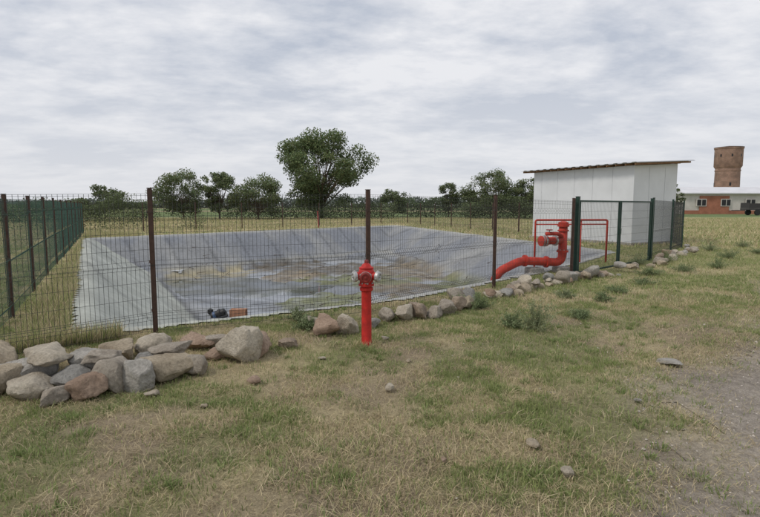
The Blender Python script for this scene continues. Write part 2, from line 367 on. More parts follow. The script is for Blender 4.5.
# ---------------------------------------------------------------- stones
rcols=[((.54,.46,.345),(.37,.305,.22)),((.50,.445,.37),(.33,.285,.23)),((.47,.35,.265),(.31,.22,.16)),((.42,.405,.37),(.26,.25,.23)),((.63,.565,.455),(.44,.38,.295)),((.46,.37,.285),(.30,.24,.185)),((.54,.51,.46),(.37,.35,.31))]
def rockmat(i,c,c2):
    m,nt,b=newmat('stone_mat_%d'%i); N=nt.nodes;L=nt.links; tc=N.new('ShaderNodeTexCoord')
    n1=N.new('ShaderNodeTexNoise'); n1.inputs['Scale'].default_value=4; n1.inputs['Detail'].default_value=8; n1.inputs['Roughness'].default_value=.7
    n2=N.new('ShaderNodeTexNoise'); n2.inputs['Scale'].default_value=38; n2.inputs['Detail'].default_value=6; n2.inputs['Roughness'].default_value=.75
    for q in (n1,n2): L.new(tc.outputs['Object'],q.inputs['Vector'])
    cr=N.new('ShaderNodeValToRGB'); e=cr.color_ramp.elements; e[0].position=.36; e[0].color=(*c2,1); e[1].position=.62; e[1].color=(*c,1); L.new(n1.outputs['Fac'],cr.inputs['Fac'])
    mr=N.new('ShaderNodeMapRange'); mr.inputs[1].default_value=.3; mr.inputs[2].default_value=.7; mr.inputs[3].default_value=.6; mr.inputs[4].default_value=1.25; L.new(n2.outputs['Fac'],mr.inputs[0])
    vm=N.new('ShaderNodeVectorMath'); vm.operation='SCALE'; L.new(cr.outputs[0],vm.inputs[0]); L.new(mr.outputs[0],vm.inputs['Scale']); L.new(vm.outputs[0],b.inputs['Base Color'])
    ad=N.new('ShaderNodeMath'); ad.operation='ADD'; L.new(n2.outputs['Fac'],ad.inputs[0]); L.new(n1.outputs['Fac'],ad.inputs[1])
    bu=N.new('ShaderNodeBump'); bu.inputs['Strength'].default_value=.9; bu.inputs['Distance'].default_value=.035; L.new(ad.outputs[0],bu.inputs['Height']); L.new(bu.outputs[0],b.inputs['Normal'])
    b.inputs['Roughness'].default_value=.95; b.inputs['Specular IOR Level'].default_value=.15
    return m
M_rock=[rockmat(i,*c) for i,c in enumerate(rcols)]
_ico={}
def ico(sub):
    if sub not in _ico:
        bm=bmesh.new(); bmesh.ops.create_icosphere(bm,subdivisions=sub,radius=1); bm.verts.ensure_lookup_table()
        _ico[sub]=(np.array([v.co[:] for v in bm.verts]),np.array([[v.index for v in f.verts] for f in bm.faces])); bm.free()
    return _ico[sub]
def stone(name,x,y,z,sx,sy,sz,seed,parent,mi=None,sub=4):
    R=np.random.default_rng(seed); V,F=ico(sub)
    npl=14; nr=R.normal(0,1,(npl,3)); nr/=np.linalg.norm(nr,axis=1,keepdims=True); dd=R.uniform(.6,1.0,npl)
    nr=np.vstack([nr,[[0,0,1],[0,0,-1]]]); dd=np.append(dd,[.8,.8])
    dt=V@nr.T; rr=np.where(dt>.05,dd/np.clip(dt,.05,None),9.0); p=26.0
    r=(np.sum(rr**-p,1))**(-1/p); r=np.minimum(r,1.25)
    V=V*r[:,None]
    o=Vector((seed*3.1,seed*1.7,0)); 
    ns=np.array([mnoise.noise(Vector(v)*2.1+o)*.10+mnoise.noise(Vector(v)*6+o)*.05+mnoise.noise(Vector(v)*14+o)*.025 for v in V])
    V=V*(1+ns)[:,None]
    M=Matrix.Translation((x,y,z))@Matrix.Rotation(R.uniform(0,6.28),4,'Z')@Matrix.Rotation(R.uniform(-.3,.3),4,'X')@Matrix.Diagonal((sx/2*1.08,sy/2*1.08,sz/2*1.12,1))
    A=np.array(M); V=V@A[:3,:3].T+A[:3,3]
    ob=mesh_np(name,V,F,M_rock[mi if mi is not None else int(R.choice(7,p=[.2,.2,.08,.12,.2,.08,.12]))],None,parent,True)
    try: ob.data.set_sharp_from_angle(angle=math.radians(38))
    except Exception: pass
    return ob
row=empty('stone_border')
ST=[
(-3.35,4.35,.10,.5,.4,.26),(-2.95,4.25,.09,.36,.3,.2),(-3.15,4.6,.14,.5,.35,.26),(-2.75,4.5,.10,.34,.3,.24),(-2.5,4.3,.10,.30,.26,.22),(-2.38,4.55,.13,.32,.30,.34),(-2.68,4.15,.06,.28,.22,.15),
(-2.15,4.5,.14,.36,.30,.30),(-1.98,4.72,.13,.42,.34,.27),(-2.3,4.95,.10,.34,.28,.22),(-1.75,4.85,.10,.26,.24,.2),(-2.75,4.8,.20,.5,.3,.2),(-3.2,4.85,.22,.46,.34,.18),(-3.0,4.55,.28,.36,.26,.14),(-2.55,4.7,.28,.34,.22,.13),(-2.1,5.1,.2,.4,.28,.14),(-3.7,4.8,.15,.5,.4,.3),(-3.75,4.35,.1,.4,.4,.24),
(-2.05,5.7,.08,.36,.28,.2),(-1.8,5.75,.08,.3,.26,.18),(-2.45,5.6,.09,.36,.3,.2),(-1.45,5.25,.17,.40,.34,.42),(-1.3,5.5,.10,.34,.3,.24),(-1.72,5.3,.05,.22,.2,.13),(-1.05,5.75,.06,.24,.2,.14),(-2.75,5.3,.1,.3,.3,.24),
(-.68,6.35,.12,.38,.26,.30),(-.40,6.42,.12,.28,.24,.30),(-.86,6.75,.06,.3,.22,.14),(-.13,6.75,.07,.26,.2,.16),(.10,7.05,.09,.3,.24,.22),(.33,7.1,.1,.34,.26,.24),(.55,7.25,.11,.3,.26,.24),(.78,7.3,.08,.24,.22,.2),(.95,7.5,.1,.28,.24,.24),(1.18,7.75,.11,.26,.24,.27),(1.32,7.95,.1,.26,.24,.22),(1.25,8.25,.14,.3,.24,.32)]
MI={21:4,26:2,27:4,7:6,8:0,10:1,5:1,11:6,12:4,0:0,1:4,3:3,9:3}
for k,sx in enumerate(ST): stone('stone_%d'%(k+1),sx[0],sx[1],sx[2]*.9+float(gz(sx[0],sx[1])),*sx[3:],seed=k+11,parent=row,mi=MI.get(k))
path=[(1.35,8.3),(2.2,9.05),(3.1,9.95),(4.0,10.9),(5.0,11.7),(6.6,13.0),(8.3,14.9),(10.2,17.1),(11.6,19.2)]
k=len(ST)
for (a,b_),(c_,d_) in zip(path[:-1],path[1:]):
    L_=math.hypot(c_-a,d_-b_); nn=int(L_/(.16 if a<4.5 else .33))
    for q in range(nn):
        t=(q+random.uniform(-.3,.3))/nn; x=a+(c_-a)*t+random.uniform(-.2,.2); y=b_+(d_-b_)*t+random.uniform(-.2,.2); s=(random.uniform(.14,.38) if a<4.5 else random.uniform(.12,.34))
        k+=1; stone('stone_%d'%k,x,y,float(gz(x,y))+s*.2+(random.random()<.35)*.1,s,s*random.uniform(.65,.95),s*random.uniform(.5,.85),k+11,row,None,3)
LS=[(.08,4.32,.11,.08,.07,4),(-1.13,4.55,.14,.11,.07,2),(-1.95,4.3,.12,.1,.06,4),(3.0,5.25,.22,.2,.05,6),(1.02,3.3,.1,.08,.05,0),(1.12,2.95,.09,.07,.05,4),(.06,6.1,.09,.07,.04,1),(-1.4,4.0,.06,.05,.03,0),(2.1,4.1,.06,.05,.03,6),(.4,3.1,.05,.04,.03,2),(-.6,5.3,.07,.06,.03,4),(.3,5.2,.05,.05,.03,0)]
for q,(x,y,a,b_,c_,mi) in enumerate(LS):
    stone('loose_stone',x,y,float(gz(x,y))+c_*.35+.012,a,b_,c_,900+q,None,mi,3)
n=12000; x=rng.uniform(.3,9,n); y=rng.uniform(1.8,10,n); d,_=masks(x,y); kp=(d>.25)|(rng.random(n)<.10); x,y=x[kp],y[kp]; n=len(x); z=gz(x,y)
s=rng.uniform(.003,.010,n)*np.where(rng.random(n)<.05,2,1); t=np.array([[1,0,0],[-1,0,0],[0,1,0],[0,-1,0],[0,0,.7],[0,0,-.7]])
V=(t[None]*s[:,None,None]*rng.uniform(.6,1.3,(n,6,1))+np.stack([x,y,z+.006],1)[:,None]).reshape(-1,3)
f=np.array([[0,2,4],[2,1,4],[1,3,4],[3,0,4],[2,0,5],[1,2,5],[3,1,5],[0,3,5]]); F=((np.arange(n)*6)[:,None,None]+f[None]).reshape(-1,3)
mesh_np('gravel',V,F,colmat('gravel_mat',.9),np.repeat(np.array([.44,.40,.35])*(.5+.9*rng.random((n,1))),6,0))

# ---------------------------------------------------------------- fences
def lerp(a,b,t): return (a[0]+(b[0]-a[0])*t,a[1]+(b[1]-a[1])*t)
def fence(posts,H,pm,wm,postH=None,sp=.05,wr=.0023,skip=(),folds=(.22,.86,1.5)):
    e=empty('wire_mesh_fence'); P0=[];P1=[]
    zs=[.04]; off=[0]
    for f in folds:
        if f+.05<H: zs+= [f-.05,f,f+.05]; off+=[0,.035,0]
    zs.append(H); off.append(0)
    hz=sorted(set([.04]+[round(v,3) for v in zs]+[round(v,3) for v in np.arange(.25,H,.2)]+[H-.02]))
    for i,(a,b) in enumerate(zip(posts[:-1],posts[1:])):
        if i in skip: continue
        L_=math.hypot(b[0]-a[0],b[1]-a[1]); n=int(L_/sp); nx,ny=-(b[1]-a[1])/L_,(b[0]-a[0])/L_
        ga,gb=float(gz(*a)),float(gz(*b))
        for j in range(1,n):
            t=j/n; p=lerp(a,b,t); g=ga+(gb-ga)*t
            pts=[(p[0]-nx*o,p[1]-ny*o,g+z) for z,o in zip(zs,off)]
            P0+=pts[:-1];P1+=pts[1:]
        for z in hz:
            o=float(np.interp(z,zs,off)); P0.append((a[0]-nx*o,a[1]-ny*o,ga+z)); P1.append((b[0]-nx*o,b[1]-ny*o,gb+z))
    V,F=tubes(P0,P1,wr,None,4); mesh_np('mesh_panels',V,F,wm,None,e)
    for i,p in enumerate(posts):
        g=float(gz(*p)); a=posts[min(i+1,len(posts)-1)]; b=posts[max(i-1,0)]; rz=math.atan2(a[1]-b[1],a[0]-b[0])
        hh=(postH or H)+.06
        box('post_%d'%(i+1),(p[0],p[1],g+hh/2-.1),(.055,.055,hh+.2),pm,e,rz,.006)
        box('post_cap_%d'%(i+1),(p[0],p[1],g+hh+.006),(.062,.062,.012),pm,e,rz,.003)
        for zz in (.3,.9,1.5):
            if zz<H: box('clip_%d'%(i+1),(p[0],p[1]-.03,g+zz),(.05,.02,.035),pm,e,rz)
    return e
corner=(-4.2,5.1)
fence([corner,(-2.78,6.32),(-.17,7.38),(2.2,9.95),(4.3,11.6)],1.72,M_brown,M_wire)
side=[corner]+[(-5.27-.52*(z-7.3),z) for z in np.arange(7.4,31,2.2)]
fence(side,1.72,M_brown,M_gwire,wr=.0018)
fe=side[-1]
farp=[lerp(fe,(2.5,47),t) for t in np.linspace(0,1,9)]
fence(farp,1.72,M_brown,M_wire,sp=.1,wr=.003)
fence([lerp((2.5,47),(9.0,27.5),t) for t in np.linspace(0,1,8)],1.72,M_brown,M_wire,sp=.1,wr=.003)
fence([(7.75,14.8),(9.7,17.3),(11.4,19.6),(12.5,22.2)],1.72,M_green,M_wire,sp=.05)

def gate_leaf(a,b,H,e,tag):
    ga=.06; dx,dy=b[0]-a[0],b[1]-a[1]; L_=math.hypot(dx,dy); rz=math.atan2(dy,dx); mid=lerp(a,b,.5)
    for z in (ga+.02,H-.02): box(tag+'_rail',(mid[0],mid[1],z),(L_,.04,.04),M_green,e,rz,.004)
    for p,nm in ((a,'_stile_1'),(b,'_stile_2')): box(tag+nm,(p[0],p[1],(H+ga)/2),(.045,.045,H-ga),M_green,e,rz,.004)
    P0=[];P1=[];n=int(L_/.05)
    for j in range(1,n): p=lerp(a,b,j/n); P0.append((*p,ga)); P1.append((*p,H-.02))
    for z in np.arange(ga+.2,H,.2): P0.append((*a,z)); P1.append((*b,z))
    V,F=tubes(P0,P1,.003); mesh_np(tag+'_mesh',V,F,M_wire,None,e)
e=empty('metal_gate')
for q,p in enumerate([(4.42,11.68),(7.68,14.74)]):
    box('gate_post_%d'%(q+1),(p[0],p[1],.86),(.08,.08,1.86),M_green,e,.8,.006); box('gate_post_cap_%d'%(q+1),(p[0],p[1],1.797),(.09,.09,.012),M_green,e,.8,.003)
gate_leaf((4.5,11.76),(6.05,13.2),1.72,e,'leaf_1'); gate_leaf((6.12,13.27),(7.6,14.66),1.72,e,'leaf_2')
box('latch',(6.08,13.2,.95),(.12,.05,.16),M_green,e,.75,.01)

# ---------------------------------------------------------------- fire hydrant
hx,hy=-.155,5.86; hz=float(gz(hx,hy)); e=empty('fire_hydrant',(0,0,0)); T=Matrix.Translation((hx,hy,hz))
lathe('column',[(.062,-.05),(.062,.02),(.058,.03),(.056,.60),(.058,.64),(.075,.655),(.075,.685),(.062,.69),(.062,.70)],M_red,T,e,40)
lathe('head',[(.066,.70),(.088,.705),(.088,.73),(.075,.735),(.078,.76),(.09,.80),(.094,.84),(.09,.87),(.078,.895),(.082,.90),(.082,.915),(.06,.925),(.045,.95),(.028,.962),(.024,.965)],M_red,T,e,40)
lathe('operating_nut',[(.027,.962),(.027,.985),(.022,1.0),(.018,1.002)],M_dred,T,e,5,False)
for q in range(8):
    a=q*math.pi/4+.2; lathe('flange_bolt_%d'%q,[(.009,0),(.009,.016)],M_alu,T@Matrix.Translation((.079*math.cos(a),.079*math.sin(a),.73)),e,6,False)
for nm,az in (('left',math.radians(205)),('right',math.radians(-25)),('front',math.radians(-92))):
    d=Vector((math.cos(az),math.sin(az),-.06)).normalized(); p=Vector((hx,hy,hz+.825)); s=.95 if nm!='front' else 1.0
    Mx=along(p,d)
    lathe(nm+'_outlet',[(.045*s,.04),(.045*s,.105),(.052*s,.108),(.052*s,.122)],M_red,Mx,e,28)
    cm=M_alu if nm!='front' else M_dred
    lathe(nm+'_cap',[(.058*s,.1225),(.063*s,.128),(.063*s,.160),(.055*s,.166),(.040*s,.168),(.036*s,.160),(.014*s,.160),(.014*s,.175),(.004,.178)],cm,Mx,e,28)
    if nm=='front': lathe('front_ring',[(.066,.132),(.066,.144)],M_alu,Mx,e,28)
    for q in range(3):
        a=q*2.094+.5; box(nm+'_lug_%d'%q,(.062*s*math.cos(a),.062*s*math.sin(a),.141),(.022,.022,.022),M_alu,e,a,.003,M=Mx)
lathe('base_collar',[(.075,-.03),(.072,.004),(.062,.008)],M_dred,T,e,24)
# dry grass tuft round the foot of the hydrant belongs to the grass, built as its own small mesh
n=500; a=rng.random(n)*6.283; r_=rng.uniform(.055,.16,n); x=hx+np.cos(a)*r_; y=hy+np.sin(a)*r_; col,_g=bcol(x,y,.35,n)
vv=blades(x,y,rng.uniform(.03,.10,n),rng.uniform(.003,.006,n),rng.uniform(.1,1.1,n),rng.random(n)*6.283,col); mesh_np('grass_tuft',vv[0],vv[1],M_grass,vv[2])

# ---------------------------------------------------------------- pump station pipework
e=empty('red_water_pipe')
r=.10
pipe('riser_and_run',[(4.42,12.55,1.12),(4.42,12.55,.22),(3.35,12.3,.30),(2.72,12.0,.05),(2.55,12.3,-1.0)],r,M_redpipe,e)
def fl(p,d,rr=.155,t=.05,mat=M_redpipe): lathe('flange',[(rr,-t/2),(rr,t/2)],mat,along(Vector(p),d),e,28)
fl((4.42,12.55,1.12),(0,0,1),.14); fl((4.42,12.55,1.0),(0,0,1),.13,.03); fl((4.42,12.55,.50),(0,0,1),.14); fl((4.0,12.452,.25),(-1,-.23,.07),.14); fl((3.45,12.325,.29),(-1,-.23,.07),.14)
lathe('top_cap',[(.12,0),(.12,.05),(.05,.08)],M_redpipe,Matrix.Translation((4.42,12.55,1.146)),e,24)
pipe('branch',[(4.42,12.55,.76),(3.95,12.38,.76)],.09,M_redpipe,e)
fl((4.2,12.47,.76),(-1,-.36,0),.125,.04,M_alu)
lathe('branch_coupling',[(.12,0),(.13,.02),(.13,.07),(.10,.08),(.10,.12),(.125,.13),(.125,.17),(.05,.19)],M_redpipe,along(Vector((3.98,12.39,.76)),(-1,-.36,0)),e,28)
lathe('coupling_ring',[(.133,0),(.133,.03)],M_alu,along(Vector((3.935,12.374,.76)),(-1,-.36,0)),e,28)
lathe('blind_cap_ring',[(.128,0),(.128,.025)],M_alu,along(Vector((3.86,12.347,.76)),(-1,-.36,0)),e,28)
pipe('side_branch',[(4.42,12.55,.84),(4.2,12.3,.94),(3.9,12.2,.94)],.045,M_redpipe,e)
lathe('side_valve_wheel',[(.07,-.01),(.08,0),(.07,.012)],M_dred,Matrix.Translation((3.98,12.22,1.03)),e,20); pipe('valve_stem',[(3.98,12.22,.94),(3.98,12.22,1.03)],.012,M_alu,e)
for q in range(8):
    a=q*math.pi/4; lathe('flange_bolt_%d'%q,[(.012,0),(.012,.02)],M_alu,Matrix.Translation((4.42+.12*math.cos(a),12.55+.12*math.sin(a),.525)),e,6,False)
for q,(x,y) in enumerate([(3.7,12.38),(4.42,12.55)]): box('concrete_support_%d'%q,(x,y,.0),(.34,.34,.24),M_conc,e,.3,.015)
e=empty('red_pipe_frame')
pipe('top_pipe',[(4.3,14.4,-.7),(4.3,14.4,1.2),(6.35,14.55,1.2),(6.35,14.55,-.1)],.028,M_redpipe,e)
pipe('cross_pipe',[(4.33,14.42,1.08),(6.32,14.54,1.08)],.018,M_redpipe,e)
pipe('leg',[(5.6,14.5,1.18),(5.6,14.5,-.5)],.02,M_redpipe,e)
e=empty('rusty_marker_pole'); pipe('pole',[(-4.3,37.2,-1.3),(-4.45,37.2,1.15)],.04,M_dred,e); lathe('cap',[(.055,0),(.055,.06),(.03,.08)],M_dred,Matrix.Translation((-4.452,37.2,1.13)),e,16); box('foot',(-4.3,37.2,-.95),(.4,.4,.12),M_conc,e,.2,.02)

# ---------------------------------------------------------------- things lying in the pond
e=empty('wooden_pallet')
for q in range(6): box('slat_%d'%q,(-10.6+.02*q,25.9+.16*q,-1.66),(1.1,.11,.03),M_white,e,.1)
for q in range(3): box('bearer_%d'%q,(-11.05+.47*q,26.3+.04*q,-1.735),(.1,.95,.1),M_white,e,.1)
M_blue=pmat('blue_plastic',(.05,.10,.2),.5); M_blk=pmat('black_rubber',(.02,.02,.022),.5); M_brick=pmat('fired_brick',(.38,.19,.11),.9,amt=.3,scale=10,bump=.4)
e=empty('submersible_pump'); Mx=Matrix.Translation((-5.15,16.3,-1.85))@Matrix.Rotation(1.2,4,'Y')
lathe('motor_body',[(.11,-.22),(.13,-.2),(.13,.0),(.15,.02),(.15,.10),(.12,.12),(.12,.22),(.05,.26)],M_blk,Mx,e,24)
lathe('blue_band',[(.138,-.14),(.138,-.05)],M_blue,Mx,e,24); pipe('hose',[(-4.9,16.3,-1.8),(-4.75,15.9,-1.82),(-5.1,15.4,-1.85),(-5.4,15.1,-1.87)],.035,M_blk,e)
lathe('float_switch',[(.02,-.1),(.09,-.06),(.095,0),(.09,.06),(.02,.1)],M_blk,Matrix.Translation((-5.5,16.6,-1.82)),e,20)
e=empty('hollow_brick_block')
for q in range(3): box('web_%d'%q,(-4.5,16.15+.13*q,-1.80),(.5,.035,.24),M_brick,e,0,.004)
for q,zz in enumerate((-1.90,-1.69)): box('shell_%d'%q,(-4.5,16.28,zz+.0),(.496,.292,.03),M_brick,e,0,.004)
P0=[];P1=[];R_=np.random.default_rng(5)
for q in range(110):
    mx_=MUD[int(R_.integers(0,len(MUD)))]; x=mx_[0]+R_.normal(0,mx_[2]*.5); y=mx_[1]+R_.normal(0,mx_[3]*.6); a=R_.random()*6.28; l=R_.uniform(.1,.7); zz=float(liner_z(x,y))+.02
    P0.append((x,y,zz)); P1.append((x+l*math.cos(a),y+l*math.sin(a),zz+R_.uniform(0,.12)))
V,F=tubes(P0,P1,.015,.006,5); mesh_np('fallen_branches',V,F,M_bark)

# ---------------------------------------------------------------- pump house
e=empty('white_pump_house')
A=Vector((7.6,25.9)); B=Vector((10.15,21.0))
u=(A-B); Lf=u.length; u=u/Lf; v=Vector((-u.y,u.x)); v=-v if v.x<0 else v
Lr=2.75
def hp(a,b,z): p=B+u*a+v*b; return (p.x,p.y,z)
rz=math.atan2(u.y,u.x)
H0=3.2; RI=.16
box('wall_front',hp(Lf/2,0.03,H0/2),(Lf,.06,H0),M_white,e,rz)
box('wall_back',hp(Lf/2,Lr-.03,(H0+RI)/2),(Lf,.06,H0+RI),M_white,e,rz)
for q,(a0,a1) in enumerate(((0,.06),(Lf-.06,Lf))):
    bm=bmesh.new(); vs=[]
    for a in (a0,a1): vs.append([bm.verts.new(hp(a,.063,0)),bm.verts.new(hp(a,Lr-.063,0)),bm.verts.new(hp(a,Lr-.063,H0+RI-.005)),bm.verts.new(hp(a,.063,H0-.002))])
    bm.faces.new(vs[0]); bm.faces.new(vs[1][::-1])
    for i_ in range(4): j_=(i_+1)%4; bm.faces.new((vs[0][i_],vs[1][i_],vs[1][j_],vs[0][j_]))
    bmesh.ops.recalc_face_normals(bm,faces=bm.faces[:]); bm_obj('wall_side_%d'%q,bm,M_white,e)
M_seam=pmat('panel_joint',(.5,.51,.53),.6,bump=0)
for q in range(1,int(Lf/1.0)+1): box('panel_joint_%d'%q,hp(q*1.0,-.003,H0/2),(.010,.006,H0-.01),M_seam,e,rz)
for q in range(1,int(Lr/1.0)+1): box('side_joint_%d'%q,hp(-.003,q*1.0-.05,H0/2),(.006,.010,H0-.04),M_seam,e,rz)
box('corner_trim',hp(-.006,-.006,H0/2),(.05,.05,H0-.01),M_white,e,rz,.004)
box('plinth',hp(Lf/2,Lr/2,.02),(Lf+.3,Lr+.3,.16),M_conc,e,rz,.02)
box('door_leaf',hp(Lf-1.4,Lr+.012,1.06),(.95,.02,2.0),pmat('door_panel',(.58,.6,.62),.45,bump=0),e,rz,.004); box('door_handle',hp(Lf-1.05,Lr+.03,1.05),(.12,.03,.03),M_blk,e,rz)
sl=RI/Lr
def rzf(b): return H0+sl*b
for q in range(15):
    a=-.3+(Lf+.65)*q/14; bm=bmesh.new(); bmesh.ops.create_cube(bm,size=1); bmesh.ops.scale(bm,vec=(.055,Lr+.75,.075),verts=bm.verts)
    Mx=Matrix.Translation(hp(a,Lr/2,rzf(Lr/2)+.045))@Matrix.Rotation(rz,4,'Z')
    sgn=1 if Vector((math.cos(rz+math.pi/2),math.sin(rz+math.pi/2))).dot(v)>0 else -1
    Mx=Mx@Matrix.Rotation(sgn*math.atan(sl),4,'X'); bmesh.ops.transform(bm,matrix=Mx,verts=bm.verts); bm_obj('rafter_%d'%q,bm,M_wood,e)
nc=90; V=[];F=[]
for q in range(nc+1):
    a=-.45+(Lf+.9)*q/nc; ph=q%6; zz=(0,.035,.035,.035,0,0)[ph]
    for b_ in (-.45,Lr+.45):
        for th in (0,.006): V.append((*hp(a,b_,0)[:2],rzf(b_)+.088+zz+th))
for q in range(nc):
    o=q*4; F+= [[o+1,o+5,o+7,o+3],[o,o+2,o+6,o+4],[o,o+4,o+5,o+1],[o+2,o+3,o+7,o+6]]
mesh_np('corrugated_roof',V,F,M_roof,None,e)

# ---------------------------------------------------------------- distant farm building & water tower
def brickmat(name,a,b_,sc):
    m,nt,b=newmat(name); N=nt.nodes;L=nt.links; tc=N.new('ShaderNodeTexCoord'); br=N.new('ShaderNodeTexBrick'); br.inputs['Scale'].default_value=sc
    br.inputs['Color1'].default_value=(*a,1); br.inputs['Color2'].default_value=(*b_,1); br.inputs['Mortar'].default_value=(.3,.25,.2,1); br.inputs['Mortar Size'].default_value=.012
    mp=N.new('ShaderNodeMapping'); mp.inputs['Rotation'].default_value=(math.pi/2,0,0); L.new(tc.outputs['Object'],mp.inputs[0]); L.new(mp.outputs[0],br.inputs['Vector'])
    no=N.new('ShaderNodeTexNoise'); no.inputs['Scale'].default_value=.6; no.inputs['Detail'].default_value=8; L.new(tc.outputs['Object'],no.inputs['Vector'])
    mr=N.new('ShaderNodeMapRange'); mr.inputs[1].default_value=.3; mr.inputs[2].default_value=.7; mr.inputs[3].default_value=.65; mr.inputs[4].default_value=1.2; L.new(no.outputs['Fac'],mr.inputs[0])
    vm=N.new('ShaderNodeVectorMath'); vm.operation='SCALE'; L.new(br.outputs['Color'],vm.inputs[0]); L.new(mr.outputs[0],vm.inputs['Scale']); L.new(vm.outputs[0],b.inputs['Base Color']); b.inputs['Roughness'].default_value=.9
    return m
M_br=brickmat('tower_brick',(.31,.19,.14),(.25,.16,.12),1.2)
M_dark=pmat('dark_opening',(.02,.02,.022),.4,bump=0)
e=empty('brick_water_tower'); tx,ty=109,165; T=Matrix.Translation((tx,ty,0))
lathe('shaft',[(3.6,-.5),(3.4,12.5),(3.4,13.2)],M_br,T,e,28)
lathe('tank_drum',[(3.45,13.2),(3.85,13.8),(3.85,19.0),(4.0,19.15),(4.0,19.5),(3.7,19.6)],M_br,T,e,28)
lathe('flat_conical_roof',[(4.05,19.52),(4.05,19.65),(.3,20.1)],pmat('tower_roof',(.16,.12,.10),.8),T,e,28)
lathe('string_course',[(3.53,12.3),(3.53,12.6)],M_br,T,e,28)
for q in range(8):
    a=q*math.pi/4-1.9; Mx=T@Matrix.Rotation(a,4,'Z'); box('drum_window_%d'%q,(3.83,0,17.0),(.1,.45,.8),M_dark,e,0,0,Mx)
    if q%2==0:
        for zz in (4,8.2): box('shaft_window_%d'%q,(3.43,0,zz),(.2,.5,1.0),M_dark,e,0,0,Mx)
e=empty('farm_building'); M_wall=pmat('farm_wall_plaster',(.62,.58,.53),.9,amt=.2,scale=.6); M_ob=pmat('farm_wall_brick',(.38,.16,.10),.9,amt=.3,scale=1)
x0,x1,yb,dp=57,118,98,10
box('wall_long',((x0+x1)/2,yb,1.9),(x1-x0,.3,3.8),M_wall,e); box('wall_rear',((x0+x1)/2,yb+dp,1.9),(x1-x0,.3,3.8),M_wall,e)
for q,x in enumerate((x0+.15,x1-.15)): box('gable_wall_%d'%q,(x,yb+dp/2,1.9),(.3,dp-.3,3.8),M_wall,e)
bm=bmesh.new(); pr=[(-.8,3.75),(-.8,3.95),(dp/2,5.2),(dp+.8,3.95),(dp+.8,3.75)]
ra=[bm.verts.new((x0-.6,yb+a,z)) for a,z in pr]; rb=[bm.verts.new((x1+.6,yb+a,z)) for a,z in pr]
bm.faces.new(ra); bm.faces.new(rb[::-1])
for q in range(5): w_=(q+1)%5; bm.faces.new((ra[q],ra[w_],rb[w_],rb[q]))
bmesh.ops.recalc_face_normals(bm,faces=bm.faces[:]); bm_obj('roof',bm,pmat('farm_roof_sheet',(.66,.66,.68),.6,amt=.12,scale=.5,bump=.02),e)
box('brick_bay',(62.5,yb-.2,1.7),(5.5,.25,3.4),M_ob,e); box('brick_dado',((x0+x1)/2,yb-.17,.35),(x1-x0,.18,.7),M_ob,e)
for q in range(13): 
    x=x0+3+q*4.6; box('window_frame_%d'%q,(x,yb-.36,2.15),(1.9,.1,1.4),M_wall,e); box('window_glass_%d'%q,(x,yb-.42,2.15),(1.6,.06,1.1),M_dark,e)
    box('mullion_%d'%q,(x,yb-.46,2.15),(.1,.04,1.1),M_wall,e)
box('barn_door',(75,yb-.23,1.5),(3,.15,3.0),M_dark,e)
e=empty('farm_trailer'); M_tr=pmat('trailer_paint',(.05,.045,.045),.6)
ox=-3.2
box('bed',(66.5+ox,86,1.0),(6.5,2.3,.25),M_tr,e,0,.03); box('side_board',(66.5+ox,84.9,1.55),(6.4,.08,.8),M_tr,e); box('side_board_rear',(66.5+ox,87.1,1.55),(6.4,.08,.8),M_tr,e); box('headboard',(63.3+ox,86,1.6),(.08,2.1,.9),M_tr,e); box('tailboard',(69.7+ox,86,1.6),(.08,2.1,.9),M_tr,e); box('drawbar',(62.2+ox,86,.8),(2.2,.12,.12),M_tr,e)
for q,(x,y) in enumerate([(64.6,84.9),(68.4,84.9),(64.6,87.1),(68.4,87.1)]): lathe('wheel_%d'%q,[(.3,-.12),(.48,-.12),(.5,0),(.48,.12),(.3,.12)],M_blk,along(Vector((x+ox,y,.48)),(0,1,0)),e,20)

